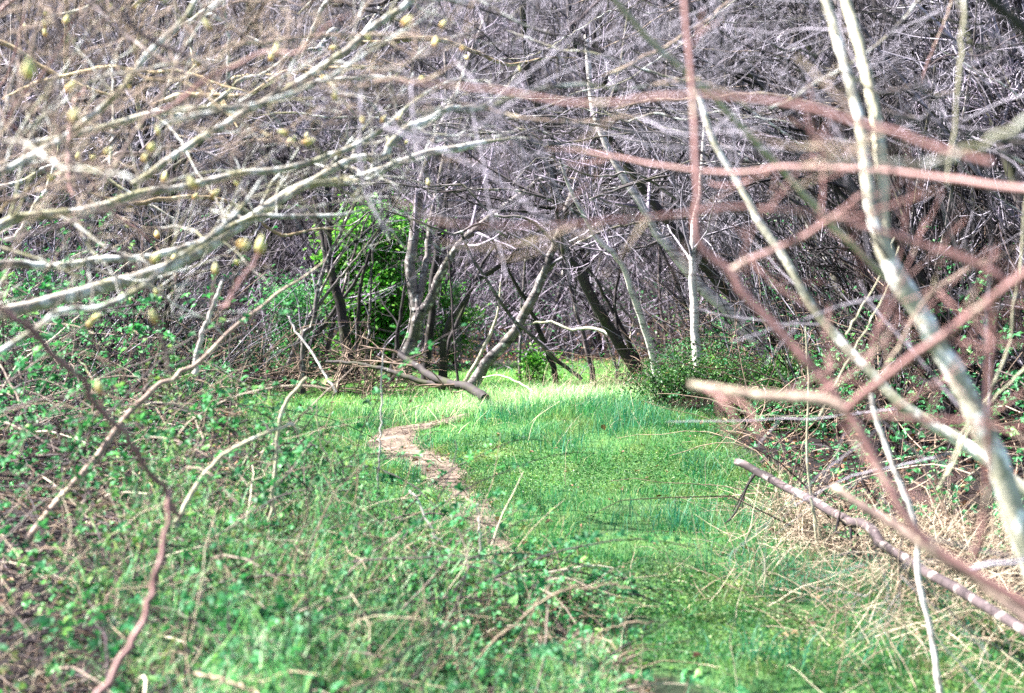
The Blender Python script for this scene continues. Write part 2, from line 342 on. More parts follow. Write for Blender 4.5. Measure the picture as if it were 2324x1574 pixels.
# ------------------------------------------------------------------ bramble thickets and undergrowth (masses nobody could count)
def near_top(x, y):
    h = np.minimum(np.clip((.52+.14*sstep(6.6, 7.2, y)-x)*.5, 0, 1.5), .46+.28*(y-4)); h = h*(1-.75*np.clip((vnoise(x, y, .42, 54)-.58)*4, 0, 1)*sstep(.3, -.6, x))+(vnoise(x, y, .7, 51)-.5)*.36*sstep(.7, .2, x)+(vnoise(x, y, .25, 52)-.5)*.2*sstep(.7, .2, x)
    return np.clip(h, 0, 1.7)*(y > 3.0)*np.maximum(np.maximum(sstep(-.10, .12, path_dist(x, y)), .9*(vnoise(x, y, .22, 57) > .5)), y > 6.6)*(1-sstep(edge_y(x)-.5, edge_y(x)+.4, y))
def edge_y(x): return np.interp(x, [-4, -2.5, -1.8, -1.3, -.9, -.3, .1, .5], [12.5, 11.0, 9.2, 8.2, 7.7, 7.0, 7.0, 6.8])
def leafmass(name, N, xr, yr, top, size, mat, seed, depth=.35, low=.0, dens=None, tri=True):
    r = RNG(seed); x = r.uniform(*xr, N); y = yr[0]+(yr[1]-yr[0])*r.random(N)**.8
    k = np.abs(x) < .35*y+.5; x, y = x[k], y[k]; T = top(x, y)
    if dens is not None: kk = r.random(len(x)) < dens(x, y); x, y, T = x[kk], y[kk], T[kk]
    k = T > .04; x, y, T = x[k], y[k], T[k]; n = len(x)
    z = ter(x, y)+np.maximum(T*low, T-depth*r.random(n)**1.6*np.maximum(T, .15)/1.0-.0)
    c = np.stack([x, y, z], 1)
    nor = nrm(np.array([-.25, -.35, .9])+r.normal(size=(n, 3))*.45); az = nrm(np.cross(nor, r.normal(size=(n, 3))))
    s = size*r.uniform(.55, 1.25, n); t = np.clip(r.beta(2, 2.4, n), 0, 1); b = MB()
    if tri:
        sd = np.cross(nor, az)
        for a, q in ((0, 1.), (1.25, .8), (-1.25, .8)):
            d = az*math.cos(a)+sd*math.sin(a); b.leaves(c, d, nor+r.normal(size=(n, 3))*.15, s*q, s*q*.72, np.clip(t+r.normal(size=n)*.06, 0, 1))
    else: b.leaves(c, az, nor, s, s*.5, t)
    return tag(b.build(name, mat, smooth=False), kind="stuff")
def canemass(name, N, xr, yr, top, rad, mat, seed, L=(.5, 1.6), over=1.0, updir=.35, n=7, k=4, droop=-.07, lean=(0, 0)):
    r = RNG(seed); x = r.uniform(*xr, N); y = yr[0]+(yr[1]-yr[0])*r.random(N)**.85; q = np.abs(x) < .35*y+.6; x, y = x[q], y[q]
    T = top(x, y); q = T > .05; x, y, T = x[q], y[q], T[q]; m = len(x)
    p = np.stack([x, y, ter(x, y)+T*r.uniform(0, .85, m)*over], 1); d = r.normal(size=(m, 3)); d[:, 2] = np.abs(d[:, 2])*.6+updir; d[:, 0] += lean[0]; d[:, 1] += lean[1]
    w = walk(p, d, r.uniform(*L, m), n, .13, np.array([0, 0, droop]), r); rr = rad*r.uniform(.5, 1.3, m)
    b = MB(); b.tubes(w, rr[:, None]*np.linspace(1, .35, n+1)[None], k, r.beta(1.6, 2.2, m)); return tag(b.build(name, mat), kind="stuff")
sp = lambda x, y: np.clip(.22+.75*sstep(-1.7, -.3, x)+1.5*(vnoise(x, y, .38, 61)-.5), .2, 1)
leafmass("bramble_undergrowth", 9000, (-4.5, .65), (3.1, 12.5), near_top, .032, M_bram, 20, .75, .0, sp)
def leafycanes(name, cname, N, xr, yr, top, size, seed, per=15, L=(.5, 1.5), rad=.0036, mat=None, dens=None):
    r = RNG(seed); x = r.uniform(*xr, N); y = yr[0]+(yr[1]-yr[0])*r.random(N)**.85; q = np.abs(x) < .35*y+.4; x, y = x[q], y[q]
    T = top(x, y); q = T > .05; x, y, T = x[q], y[q], T[q]; m = len(x)
    p = np.stack([x, y, ter(x, y)+T*r.uniform(.25, .95, m)], 1); d = r.normal(size=(m, 3)); d[:, 2] = np.abs(d[:, 2])*.5+.12; d[:, 0] += .25
    if dens is not None: q = r.random(m) < dens(x, y); x, y, T, p, d = x[q], y[q], T[q], p[q], d[q]; m = len(x)
    ln = r.uniform(*L, m)*np.clip(.35+T, .4, 1); wk = walk(p, d, ln, 9, .10, np.array([0, 0, -.10]), r)
    wk[..., 2] = np.maximum(wk[..., 2], ter(wk[..., 0], wk[..., 1])+.02)
    b = MB(); b.tubes(wk, (rad*r.uniform(.5, 1.4, m))[:, None]*np.linspace(1, .4, 10)[None], 4, r.beta(1.6, 2, m)); tag(b.build(cname, M_cane), kind="stuff")
    k = np.repeat(np.arange(m), per); t = r.uniform(.8, 8.99, len(k)); i = t.astype(int); u = (t-i)[:, None]; c = wk[k, i]*(1-u)+wk[k, i+1]*u
    tn_ = nrm(wk[k, i+1]-wk[k, i]); n = len(c); out = nrm(np.cross(tn_, r.normal(size=(n, 3)))); st = r.uniform(.01, .05, n)[:, None]; out[:, 2] = np.abs(out[:, 2])*.6+.1
    c = c+out*st; nor = nrm(np.array([-.3, -.3, .8])+r.normal(size=(n, 3))*.5); az = nrm(out-nor*(out*nor).sum(1, keepdims=True)); sd = np.cross(nor, az)
    big = r.uniform(.6, 1.25, m)[k]; s_ = size*big*r.uniform(.6, 1.2, n)*(1-.35*t/9); tt = np.clip(r.beta(2, 2.4, n)+(r.random(m)-.5)[k]*.35, 0, 1); b = MB()
    for a, q in ((0, 1.), (1.25, .8), (-1.25, .8)): b.leaves(c, az*math.cos(a)+sd*math.sin(a), nor+r.normal(size=(n, 3))*.15, s_*q, s_*q*.72, tt)
    return tag(b.build(name, mat or M_bram, smooth=False), kind="stuff")
leafycanes("bramble_spray_undergrowth", "bramble_stem_undergrowth", 1900, (-4.5, .6), (3.2, 12), near_top, .040, 120, dens=sp)
canemass("thick_cane_undergrowth", 330, (-4.5, -.8), (3.6, 9), near_top, .006, M_cane, 122, (.4, 1.0), .9, .3, droop=-.12)
leafmass("creeping_undergrowth", 14000, (-1.6, .6), (3.8, 9.5), near_top, .018, M_small, 21, .6, .0)
canemass("bramble_cane_undergrowth", 3000, (-4.5, .35), (3.1, 10.5), near_top, .0040, M_cane, 22, (.2, .7), .95, .2, droop=-.12)
canemass("dry_grass_undergrowth", 1700, (-1.9, .55), (4.2, 7.8), near_top, .0022, M_straw, 23, (.15, .55), 1.15, .35)
grass_r = RNG(222); xg = grass_r.uniform(-1.7, .6, 42000); yg = grass_r.uniform(4.2, 8.2, 42000); kg = (near_top(xg, yg) > .05)*(vnoise(xg, yg, .3, 66) > .45)*(xg > -1.5+.4*vnoise(xg, yg, .2, 67)); xg, yg = xg[kg], yg[kg]; bg_ = MB()
bg_.blades(np.stack([xg, yg, ter(xg, yg)+near_top(xg, yg)*grass_r.uniform(.2, .95, len(xg))], 1), grass_r.uniform(.04, .14, len(xg)), np.full(len(xg), .0035), grass_r.uniform(.3, 1.5, len(xg)), grass_r.random(len(xg)))
M_wisp = simple('wisp_grass_blade', [(0, (.04, .22, .10)), (.5, (.14, .42, .20)), (1, (.48, .62, .38))], trans=.35, rough=.5)
tag(bg_.build('wispy_grass', M_wisp, smooth=False), kind='stuff')
def left_top(x, y):
    return np.clip((-x-2.75+.3*(vnoise(x, y, .7, 77)-.5))*.6+.02, 0, 1.2)*sstep(9.5, 11, y)*(1-sstep(17, 20, y))*(.6+.8*vnoise(x, y, 1.1, 71))
leafmass("left_undergrowth", 9000, (-8, -1.9), (9.5, 20), left_top, .045, M_bram, 24, .8, .0)
leafycanes("left_spray_undergrowth", "left_wand_undergrowth", 700, (-8, -2.4), (9.5, 20), left_top, .045, 121, 14, (.6, 1.6), .005)
canemass("left_cane_undergrowth", 1500, (-8, -1.9), (9.5, 20), left_top, .006, M_brush, 25, (.6, 1.8))
def right_top(x, y):
    e = x-edge_right(y)+.25*(vnoise(x, y, .6, 81)-.5)
    return np.clip(e*.75+.12, 0, 1.05)*sstep(7.6, 9.5, y)*(1-sstep(19, 21, y))*(.55+.9*vnoise(x, y, .8, 82))*(e > -.05)
leafmass("right_undergrowth", 22000, (1.0, 8), (7.6, 21), right_top, .04, M_bram, 26, .9, .0, lambda x, y: np.clip(.2+1.6*(vnoise(x, y, .7, 83)-.25), 0, 1))
leafycanes("right_spray_undergrowth", "right_wand_undergrowth", 1300, (1.0, 8), (7.6, 21), right_top, .038, 123, 14, (.5, 1.3), .0042)
canemass("right_cane_undergrowth", 3200, (1.0, 8), (7.6, 21), right_top, .0045, M_brush, 27, (.5, 1.5), 1.0, .4)
def far_top(x, y): return (.5+.7*vnoise(x, y, 2.2, 91))*sstep(21, 24, y+.5*np.abs(x-.3))
leafmass("far_undergrowth", 36000, (-12, 12), (20, 34), far_top, .05, M_bram, 28, 1.0, .0, lambda x, y: np.clip(.12+1.6*(vnoise(x, y, 2.1, 93)-.42), .05, 1), False)
canemass("far_cane_undergrowth", 6500, (-14, 14), (20, 40), far_top, .007, M_twigL, 29, (.8, 2.4), 1.0, .9, 6, 3, -.03)
canemass("distant_woods", 6500, (-20, 20), (28, 62), lambda x, y: 1.0+x*0, .018, M_twigG, 30, (1.5, 4.5), 1.0, 1.3, 6, 3, .0)

canemass("path_debris", 2500, (-1.4, .8), (8, 17), lambda x, y: (path_dist(x, y) < .08)*.06, .0025, M_brush, 171, (.03, .16), .3, -.1, 3, 4, .0)
# straw heap lying on the right-hand tufts
def straw(name, N, cx, cy, sx, sy, hgt, L, rad, seed, kind="stuff", flat=.25, head=None):
    r = RNG(seed); x = r.normal(cx, sx, N); y = r.normal(cy, sy, N)
    h = hgt*np.exp(-((x-cx)/sx/1.4)**2-((y-cy)/sy/1.4)**2)*r.random(N)
    d = r.normal(size=(N, 3)); d[:, 2] = np.abs(d[:, 2])*flat+.05
    if head: d += np.array(head)
    w = walk(np.stack([x, y, ter(x, y)+h], 1), d, L*r.uniform(.4, 1.3, N), 5, .10, np.array([0, 0, -.05]), r)
    b = MB(); b.tubes(w, (rad*r.uniform(.5, 1.3, N))[:, None]*np.linspace(1, .4, 6)[None], 3, r.beta(2, 1.6, N)); return tag(b.build(name, M_straw), kind=kind)
straw("dry_grass", 2600, 2.1, 7.5, .50, 1.1, .26, .32, .0023, 31, flat=.8)
straw("bleached_grass", 260, 1.45, 7.0, .4, .8, .04, .22, .0020, 32)
straw("hanging_dry_grass", 260, 1.62, 9.2, .12, .35, .22, .45, .0018, 33, flat=.9)
straw("fringe_dry_grass", 420, 1.05, 16.2, .5, .4, .10, .34, .003, 34, flat=2.2)
straw("crest_dry_grass", 500, .3, 15.0, .7, .5, .03, .16, .0026, 134, flat=2.0)
straw("clearing_dry_grass", 260, -.2, 14.5, .9, 2.0, .02, .3, .002, 35, flat=1.2)

# ------------------------------------------------------------------ trees
def px_stem(pts, d0, d1, w0, w1, n=22, bump=.0, seed=0, wexp=1.0):
    """a stem whose course is read off the photograph; it gets its own depth and true thickness"""
    r = RNG(seed+77); m = len(pts)
    seg = np.concatenate([[0], np.cumsum([math.hypot(pts[i+1][0]-pts[i][0], pts[i+1][1]-pts[i][1]) for i in range(m-1)])]); seg = seg/seg[-1]
    q = np.array([P(p[0], p[1], d0+(d1-d0)*s) for p, s in zip(pts, seg)])
    pp = smooth(q, n, 0, r); d = pp[:, 1]
    if bump: pp[1:-1] += r.normal(size=(n-2, 3))*bump
    t = np.linspace(0, 1, n); rr = (w0+(w1-w0)*t**wexp)*.5/FD*d*(1+.04*r.normal(size=n)); return pp, np.maximum(rr, .0008)
def rooted(pp, rr, deep=.15):
    """push the lowest point into the soil with a little flare"""
    z = float(ter(pp[0, 0], pp[0, 1])); p0 = pp[0].copy()
    if p0[2] > z-.02: p0[2] = z-deep
    else: p0[2] -= deep*.3
    return np.concatenate([[p0], pp]), np.concatenate([[rr[0]*1.25], rr])

def make_tree(name, label, cat, stems, mat, tmat, crown=None, k=8, group=None, ground=True, seed=1, roots=None, cap=False, trunk_name="trunk"):
    base = stems[0][0][0].copy(); base[2] = float(ter(base[0], base[1])) if ground else base[2]
    t = thing(name, label, cat, base, group); r = RNG(seed)
    for i, (pp, rr) in enumerate(stems):
        if ground and (roots is None or i in roots): pp, rr = rooted(pp, rr)
        b = MB(); b.tubes(pp, rr, k, .25+.5*r.random(), cap=cap); b.build(trunk_name if i == 0 else "limb", mat, t, base)
    if crown:
        cb = MB()
        for i, (pp, rr) in enumerate(stems):
            c = dict(crown); pr = c.get("only")
            if pr is not None and i not in pr: continue
            a, ar = spawn(pp[None], rr[None], c["n1"], c.get("t", (.3, 1)), c["L1"], c.get("ang", (25, 70)), .45, 8, c.get("wob", .10), c.get("bias", (0, 0, .03)), r, c.get("rmin", .004), True)
            cb.tubes(a, ar, 4, r.random(len(a)))
            a2, r2 = spawn(a, ar, c["n2"], (.15, .98), c.get("L2", .55), (20, 60), .55, 6, .12, c.get("bias", (0, 0, .03)), r, c.get("rmin", .004)*.7)
            cb.tubes(a2, r2, 3, r.random(len(a2)))
            if c.get("n3"):
                a3, r3 = spawn(a2, r2, c["n3"], (.15, .98), .6, (20, 60), .6, 4, .14, (0, 0, .02), r, c.get("rmin", .004)*.55)
                cb.tubes(a3, r3, 3, r.random(len(a3)))
        cb.build("crown", tmat, t, base)
    return t
CR = dict(n1=12, L1=1.3, n2=7, n3=4, rmin=.0045, t=(.5, 1))
d = GD(922, 830)
make_tree("tree", "multi-stemmed grey tree forking low in front of the bright green bush", "tree", [
    px_stem([(918, 835), (922, 809), (938, 759), (946, 705), (938, 658), (930, 608), (936, 558), (944, 500), (952, 430), (985, 330), (1040, 200), (1100, 50)], d, d+.4, 36, 12, 34, .006, 1),
    px_stem([(944, 732), (960, 705), (978, 680), (1005, 615), (1035, 565), (1075, 525), (1150, 465), (1240, 400), (1380, 330)], d, d-1.0, 26, 9, 28, .006, 2),
    px_stem([(946, 708), (953, 668), (965, 608), (972, 555), (978, 500), (1000, 400), (1015, 280), (1010, 120)], d, d+.9, 19, 8, 26, .006, 3)], M_grey, M_twigL, CR, seed=101, roots=[0])
d2 = GD(968, 842)
make_tree("tree", "slim upright mossy stem just right of the forked grey tree", "tree", [
    px_stem([(966, 842), (972, 775), (981, 708), (981, 642), (989, 592), (996, 530), (1018, 430), (1030, 330), (1080, 180)], d2+.4, d2+.8, 21, 8, 26, .006, 4)], M_dark, M_twigD, dict(CR, n1=8), seed=102)
d3 = GD(1005, 845)
make_tree("tree", "pair of thin dark curved stems between the forked tree and the big leaning trunk", "tree", [
    px_stem([(1003, 848), (1008, 780), (1018, 735), (1052, 685), (1082, 638), (1122, 612), (1165, 583), (1195, 545), (1260, 500), (1340, 470)], d3, d3-.8, 17, 6, 26, .006, 5),
    px_stem([(1010, 845), (1018, 780), (1042, 725), (1059, 682), (1085, 620), (1130, 540), (1180, 440)], d3+.1, d3+.6, 11, 4, 22, .006, 6)], M_dark, M_twigD, dict(CR, n1=7, L1=1.0, n3=3), seed=103)
d4 = 18.4
make_tree("tree", "stout grey trunk leaning steeply to the right at the end of the clearing", "tree", [
    px_stem([(1070, 880), (1080, 862), (1109, 818), (1159, 765), (1189, 712), (1215, 665), (1232, 625), (1252, 575), (1269, 525), (1295, 450), (1340, 330), (1400, 190), (1430, 20)], d4, d4-.3, 28, 10, 34, .005, 7),
    px_stem([(1232, 625), (1300, 560), (1390, 520), (1480, 500), (1600, 490)], d4, d4-1.2, 8, 4, 18, .008, 8)], M_grey, M_twigG, dict(CR, n1=14), seed=104, roots=[0])
make_tree("sapling", "thin straight sapling rising beside the foot of the big leaning trunk", "sapling", [
    px_stem([(1057, 865), (1092, 802), (1125, 725), (1132, 692), (1136, 640)], d4+.1, d4+.3, 9, 3, 14, .003, 9)], M_olive, M_twigG, dict(CR, n1=4, L1=.5, n2=3, n3=0), seed=105)
d5 = 17.6
make_tree("tree", "dark bent trunk leaning left over the pale arched branch", "tree", [
    px_stem([(1455, 860), (1429, 822), (1385, 745), (1349, 685), (1315, 618), (1285, 582), (1277, 530), (1262, 450), (1255, 390), (1248, 300), (1205, 200), (1190, 60), (1180, -60)], d5, d5-1.5, 27, 12, 34, .006, 10),
    px_stem([(1425, 815), (1405, 760), (1395, 680), (1410, 600), (1440, 520), (1500, 420)], d5, d5+.5, 9, 4, 18, .006, 11)], M_dark, M_twigD, dict(CR, n1=15, L1=1.7), seed=106, roots=[0])
d6 = GD(1492, 875)
make_tree("tree", "slender white-barked tree curving up to the left above the bramble mound", "tree", [
    px_stem([(1500, 905), (1492, 859), (1479, 795), (1456, 725), (1436, 665), (1416, 608), (1385, 568), (1355, 540), (1320, 480), (1290, 420), (1270, 360)], 15.4, 15.0, 20, 7, 30, .004, 12)], M_birch, M_twigL, dict(CR, n1=12, L1=1.4), seed=107)
make_tree("tree", "short upright white birch trunk standing behind the bramble mound", "tree", [
    px_stem([(1586, 850), (1580, 790), (1577, 742), (1574, 658), (1571, 590), (1574, 520), (1590, 420), (1600, 280)], 14.3, 14.5, 25, 9, 24, .004, 13)], M_birch, M_twigG, dict(CR, n1=8, t=(.5, 1)), seed=108)
make_tree("tree", "pale trunk slanting up to the left behind the upright birch", "tree", [
    px_stem([(1745, 830), (1712, 768), (1650, 705), (1592, 655), (1540, 590), (1490, 525), (1460, 470), (1400, 380), (1350, 260), (1330, 80)], 15.0, 15.6, 32, 12, 30, .006, 14)], M_birch, M_twigL, dict(CR, n1=10), seed=109)
make_tree("tree", "thick mossy dark trunk slanting left, lowest of the slanting trunks", "tree", [
    px_stem([(1800, 900), (1779, 859), (1756, 792), (1699, 712), (1630, 640), (1560, 560), (1490, 470), (1440, 400), (1370, 290), (1310, 130), (1290, 0)], 16.6, 17.2, 32, 12, 30, .008, 15),
    px_stem([(1640, 650), (1580, 560), (1570, 480), (1600, 380), (1640, 260), (1650, 100)], 16.7, 17.0, 16, 7, 22, .008, 16)], M_dark, M_twigD, dict(CR, n1=12), seed=110, roots=[0])
dA = GD(700, 800)
make_tree("tree", "thin crooked pale-edged stem sweeping right above the brush pile", "tree", [
    px_stem([(687, 800), (690, 757), (711, 738), (721, 658), (741, 592), (770, 535), (825, 425), (880, 330), (960, 240)], 17.2, 17.6, 12, 5, 28, .006, 17),
    px_stem([(720, 700), (765, 640), (778, 625), (805, 592), (835, 555), (862, 520), (910, 440)], 17.3, 17.0, 8, 4, 20, .006, 18)], M_grey, M_twigG, dict(CR, n1=9), seed=111, roots=[0])
make_tree("tree", "dark mossy trunk at the left end of the bright green bush", "tree", [
    px_stem([(790, 800), (783, 758), (772, 690), (756, 640), (748, 600), (744, 540), (745, 460), (735, 380), (700, 250)], 19.0, 19.2, 26, 12, 24, .006, 19),
    px_stem([(756, 640), (735, 560), (720, 480), (690, 380)], 19, 19.3, 14, 6, 16, .006, 20)], M_dark, M_twigD, dict(CR, n1=10), seed=112, roots=[0])
make_tree("sapling", "very thin brown sapling standing against the bright green bush", "sapling", [
    px_stem([(812, 800), (812, 740), (815, 675), (828, 608), (845, 558), (865, 520), (905, 440), (935, 400)], 18.8, 18.8, 10, 4, 22, .006, 21)], M_dark, M_twigD, dict(CR, n1=6, L1=.8, n3=2), seed=113)

r = RNG(141); sts = []
for i in range(20):
    x0 = r.uniform(1150, 1900); y0 = r.uniform(300, 560)-(.15*(x0-1150)); sg = -1 if r.random() < .7 else 1; L_ = r.uniform(300, 800); hgt = r.uniform(-20, 130)
    pts = [(x0+sg*L_*u, y0-hgt*math.sin(u*2.4)+r.normal()*13) for u in np.linspace(0, 1, 8)]; dq = r.uniform(13, 18)
    sts.append(px_stem(pts, dq, dq+r.uniform(-1, 1), r.uniform(4.5, 8), 2.5, 22, .006, 500+i))
make_tree("arching_thicket_tree", "dark tree whose long thin boughs arch over the opening of the clearing", "tree", [px_stem([(2010, 980), (1960, 800), (1880, 600), (1780, 430), (1640, 330), (1500, 290)], 13.6, 15, 30, 9, 30, .006, 140)]+sts, M_grey, M_twigD, dict(n1=5, L1=.8, n2=4, n3=0, rmin=.004, bias=(0, 0, 0)), seed=142, roots=[0], k=5)
r = RNG(161)
for i in range(16):
    bx = [640, 670, 735, 830, 890, 1040, 1180, 1260, 1345, 1400, 1465, 1520, 1545, 1610, 1650, 1690][i]; ln = r.uniform(260, 460); a = math.radians(90+(bx-1130)*.055+r.uniform(-14, 14)); cv = math.radians(r.uniform(-25, 25)); dq = r.uniform(17.5, 21.5)
    pts = []; x_, y_ = bx, 567+3631*1.5/dq
    for j in range(7): pts.append((x_, y_)); aa = a+cv*j/6; x_ += math.cos(aa)*ln/6; y_ -= math.sin(aa)*ln/6+r.normal()*5
    make_tree("sapling", "slim crooked bare sapling standing among the trunks at the back of the clearing", "sapling", [px_stem(pts, dq, dq+r.uniform(-.5, .5), r.uniform(7, 14), 3, 20, .006, 600+i)], [M_grey, M_dark, M_mid][i % 3], [M_twigG, M_twigD, M_twigL][i % 3], dict(n1=7, L1=.7, n2=4, n3=2, rmin=.0045, t=(.3, 1)), seed=620+i, group="slim saplings among the back trunks", k=6)
# fallen and leaning branches in the clearing
def branch_thing(name, label, cat, px, d0, d1, w0, w1, mat, tw=None, seed=0, group=None, n=26, bump=.004, k=8, tmat=None, cap=True, part="twig"):
    pp, rr = px_stem(px, d0, d1, w0, w1, n, bump, seed); base = pp[0].copy()
    if tw is None:
        b = MB(); b.tubes(pp, rr, k, .5, cap=cap); o = b.build(name, mat, None, base); return tag(o, label, cat, group)
    t = thing(name, label, cat, base, group); b = MB(); b.tubes(pp, rr, k, .5, cap=cap); b.build("stem", mat, t, base); r = RNG(seed+5)
    a, ar = spawn(pp[None], rr[None], tw[0], tw[2] if len(tw) > 2 else (.15, .95), tw[1], (25, 65), .4, 6, .12, (0, 0, .0), r, rr.min()*.5, True)
    a2, r2 = spawn(a, ar, 3, (.2, .95), .6, (20, 60), .6, 4, .14, (0, 0, 0), r, rr.min()*.35)
    for q in range(len(a)):
        b = MB(); b.tubes(a[q:q+1], ar[q:q+1], 4, .4); b.tubes(a2[q*3:q*3+3], r2[q*3:q*3+3], 3, .6); b.build(part, tmat or mat, t, base)
    return t
branch_thing("branch", "pale arched dead branch running right from the leaning trunk to the bent one", "branch", [(1165, 745), (1210, 735), (1252, 732), (1295, 748), (1342, 745), (1385, 762), (1415, 790)], d4, d5, 4.5, 8, M_pale, (6, .4), 31, tmat=M_twigL)
branch_thing("branch", "long thin pale branch slanting down right across the leaning trunk", "branch", [(1020, 490), (1045, 525), (1069, 582), (1102, 632), (1135, 685), (1172, 732), (1209, 765), (1259, 815), (1305, 848), (1320, 862)], d4-.8, d4-.2, 6, 10, M_grey, (8, .5), 32, tmat=M_twigL)
branch_thing("fallen_log", "dark fallen trunk with a sawn end lying over the grass below the leaning trunk", "log", [(1101, 905), (1085, 893), (1062, 879), (1025, 873), (975, 852), (935, 825), (903, 800)], 15.0, 16.6, 24, 14, M_dark, (7, .6, (.4, 1)), 33, tmat=M_brush)
branch_thing("fallen_branch", "dark straight dead branch lying behind the fallen trunk in the brush", "branch", [(1009, 880), (942, 862), (892, 845), (848, 833), (795, 824), (740, 822)], 15.8, 16.6, 14, 7, M_dark, (6, .5), 34, tmat=M_brush)
branch_thing("dead_stick", "bare bleached white stick propped on the left of the brush pile", "stick", [(650, 712), (657, 722), (671, 752), (707, 799), (734, 845), (763, 892)], 15.8, 15.3, 5, 6.5, M_birch, None, 35)
branch_thing("fallen_pole", "long dark fallen pole with a broken tip jutting over the grass from the right", "log", [(1672, 1049), (1700, 1062), (1752, 1089), (1837, 1134), (1912, 1174), (1972, 1196), (2012, 1243), (2112, 1304), (2230, 1375), (2420, 1490)], 9.4, 5.0, 17, 27, M_mid, (4, .35, (.1, .5)), 36, tmat=M_twigD)
branch_thing("grass_stem", "curved pale dead stalk arching over the hump of grass", "stalk", [(1095, 857), (1135, 852), (1170, 866), (1210, 890), (1240, 915), (1252, 930)], 15.8, 15.0, 2.5, 6, M_olive, None, 37)
# brush pile: loose sticks
r = RNG(40); N = 230; b = MB()
x = r.uniform(-3.0, -1.1, N); y = r.normal(17.6, .35, N); hp = .42*np.exp(-((x+1.7)/1.0)**2)
p = np.stack([x, y, ter(x, y)+hp*r.random(N)*1.1], 1); dd = r.normal(size=(N, 3))*np.array([1, .5, .5])
wk = walk(p, dd, r.uniform(.25, 1.0, N), 6, .13, np.array([0, 0, -.02]), r); R_ = (r.uniform(.003, .011, N))[:, None]*np.linspace(1, .35, 7)[None]
b.tubes(wk, R_, 4, r.random(N)); a, ar = spawn(wk, R_, 4, (.2, .95), .4, (20, 55), .5, 4, .12, (0, 0, 0), r, .002); b.tubes(a, ar, 3, r.random(len(a)))
tag(b.build("brush_pile", M_brush), "low heap of dead brown brushwood lying under the multi-stemmed grey tree", "brush pile")

# ------------------------------------------------------------------ leafy shrubs beyond the clearing
def leafy(name, label, c, rad, N, size, mat, seed, stems=14, lobes=22, cat="bush", smat=None):
    r = RNG(seed); c = np.array(c, float); c[2] = float(ter(c[0], c[1])); t = thing(name, label, cat, c)
    lc = nrm(r.normal(size=(lobes, 3)))*r.uniform(.35, .95, (lobes, 1))*np.array(rad); lc[:, 2] = np.abs(lc[:, 2]*.0+r.uniform(.08, 1.0, lobes)*rad[2]*1.9)
    taper = 1-.55*(lc[:, 2]/(rad[2]*2))**2; lc[:, :2] *= taper[:, None]
    lr = r.uniform(.22, .5, lobes)*rad[0]; k = r.integers(0, lobes, N)
    p = lc[k]+r.normal(size=(N, 3))*(lr[k]*.6)[:, None]*np.array([1, 1, .65]); p[:, 2] = np.maximum(p[:, 2], .03)
    b = MB(); nor = nrm(np.array([-.2, -.2, .9])+r.normal(size=(N, 3))*.5); ax = np.cross(nor, r.normal(size=(N, 3)))
    s = size*r.uniform(.5, 1.3, N); b.leaves(c+p, ax, nor, s, s*.5, np.clip(r.beta(2.2, 2, N)+.25*(r.random(lobes)-.5)[k], 0, 1)); b.build("foliage", mat, t, c, False)
    b = MB(); st = np.zeros((stems, 3)); st[:, :2] = r.normal(size=(stems, 2))*rad[0]*.18; dr = r.normal(size=(stems, 3))*.45; dr[:, 2] = 1.1
    q = walk(c+st-[0, 0, .05], dr, r.uniform(.9, 1.9, stems)*rad[2], 8, .1, np.array([0, 0, .02]), r); R2 = r.uniform(.006, .014, stems)[:, None]*np.linspace(1, .3, 9)[None]
    b.tubes(q, R2, 5, r.random(stems)); a, ar = spawn(q, R2, 8, (.2, .98), .4, (20, 60), .5, 5, .1, (0, 0, .02), r, .002); b.tubes(a, ar, 3, r.random(len(a))); b.build("stem", smat or M_dark, t, c)
    return t
cb = P(850, 640, 21.0)
leafy("bush", "bright green leafy bush glowing behind the multi-stemmed tree", (cb[0]*1.06, 22.6, 0), (.85, .6, 1.12), 27000, .075, M_bush, 51, 14, 34)
cb = P(1030, 700, 21.5)
leafy("bush", "small loose light green bush between the thin curved stems", (cb[0]*1.05, 22.8, 0), (.36, .35, .62), 2400, .055, M_bush, 52, 8, 12)
cb = P(660, 640, 20.5)
leafy("bush", "dim sparse green bush left of the dark mossy trunk", (cb[0], 20.8, 0), (.6, .4, .62), 4200, .05, M_bram, 53, 10, 20)
cb = P(1225, 800, 20.0)
leafy("bush", "low feathery green seedling behind the leaning trunk's foot", (cb[0], 19.8, 0), (.40, .3, .20), 1100, .05, M_bush, 54, 12, 14, "seedling")
c0 = P(1550, 950, 13.9)
leafy("bramble_bush", "dark low bramble bush with reddish canes beside the grass, right of centre", (c0[0]+.12, 13.9, 0), (.66, .45, .25), 9500, .032, M_bramD, 55, 170, 30, "bush", M_cane)
c0 = P(1760, 930, 13.4)
leafy("bramble_bush", "darker bramble bush farther right along the bank, behind the blunt-ended stem", (c0[0]+.2, 13.4, 0), (.6, .5, .30), 6000, .04, M_bramD, 56, 110, 22, "bush", M_cane)
M_shade_fill = simple("painted_shade_leaf", [(0, (.004, .02, .01)), (.6, (.014, .06, .025)), (1, (.05, .16, .05))], trans=.15, rough=.45)  # near-black leaves added so their colour stands in for deep shade in the thicket
leafmass("shade_fill_undergrowth", 26000, (2.2, 9), (12.5, 22), lambda x, y: (.5+2.1*sstep(.6, 2.4, x-edge_right(y))*sstep(12.5, 15, y))*(x > edge_right(y)+.7), .07, M_shade_fill, 150, 2.2, .0, lambda x, y: np.clip(.2+1.8*(vnoise(x, y, .9, 151)-.3), 0, 1), False)
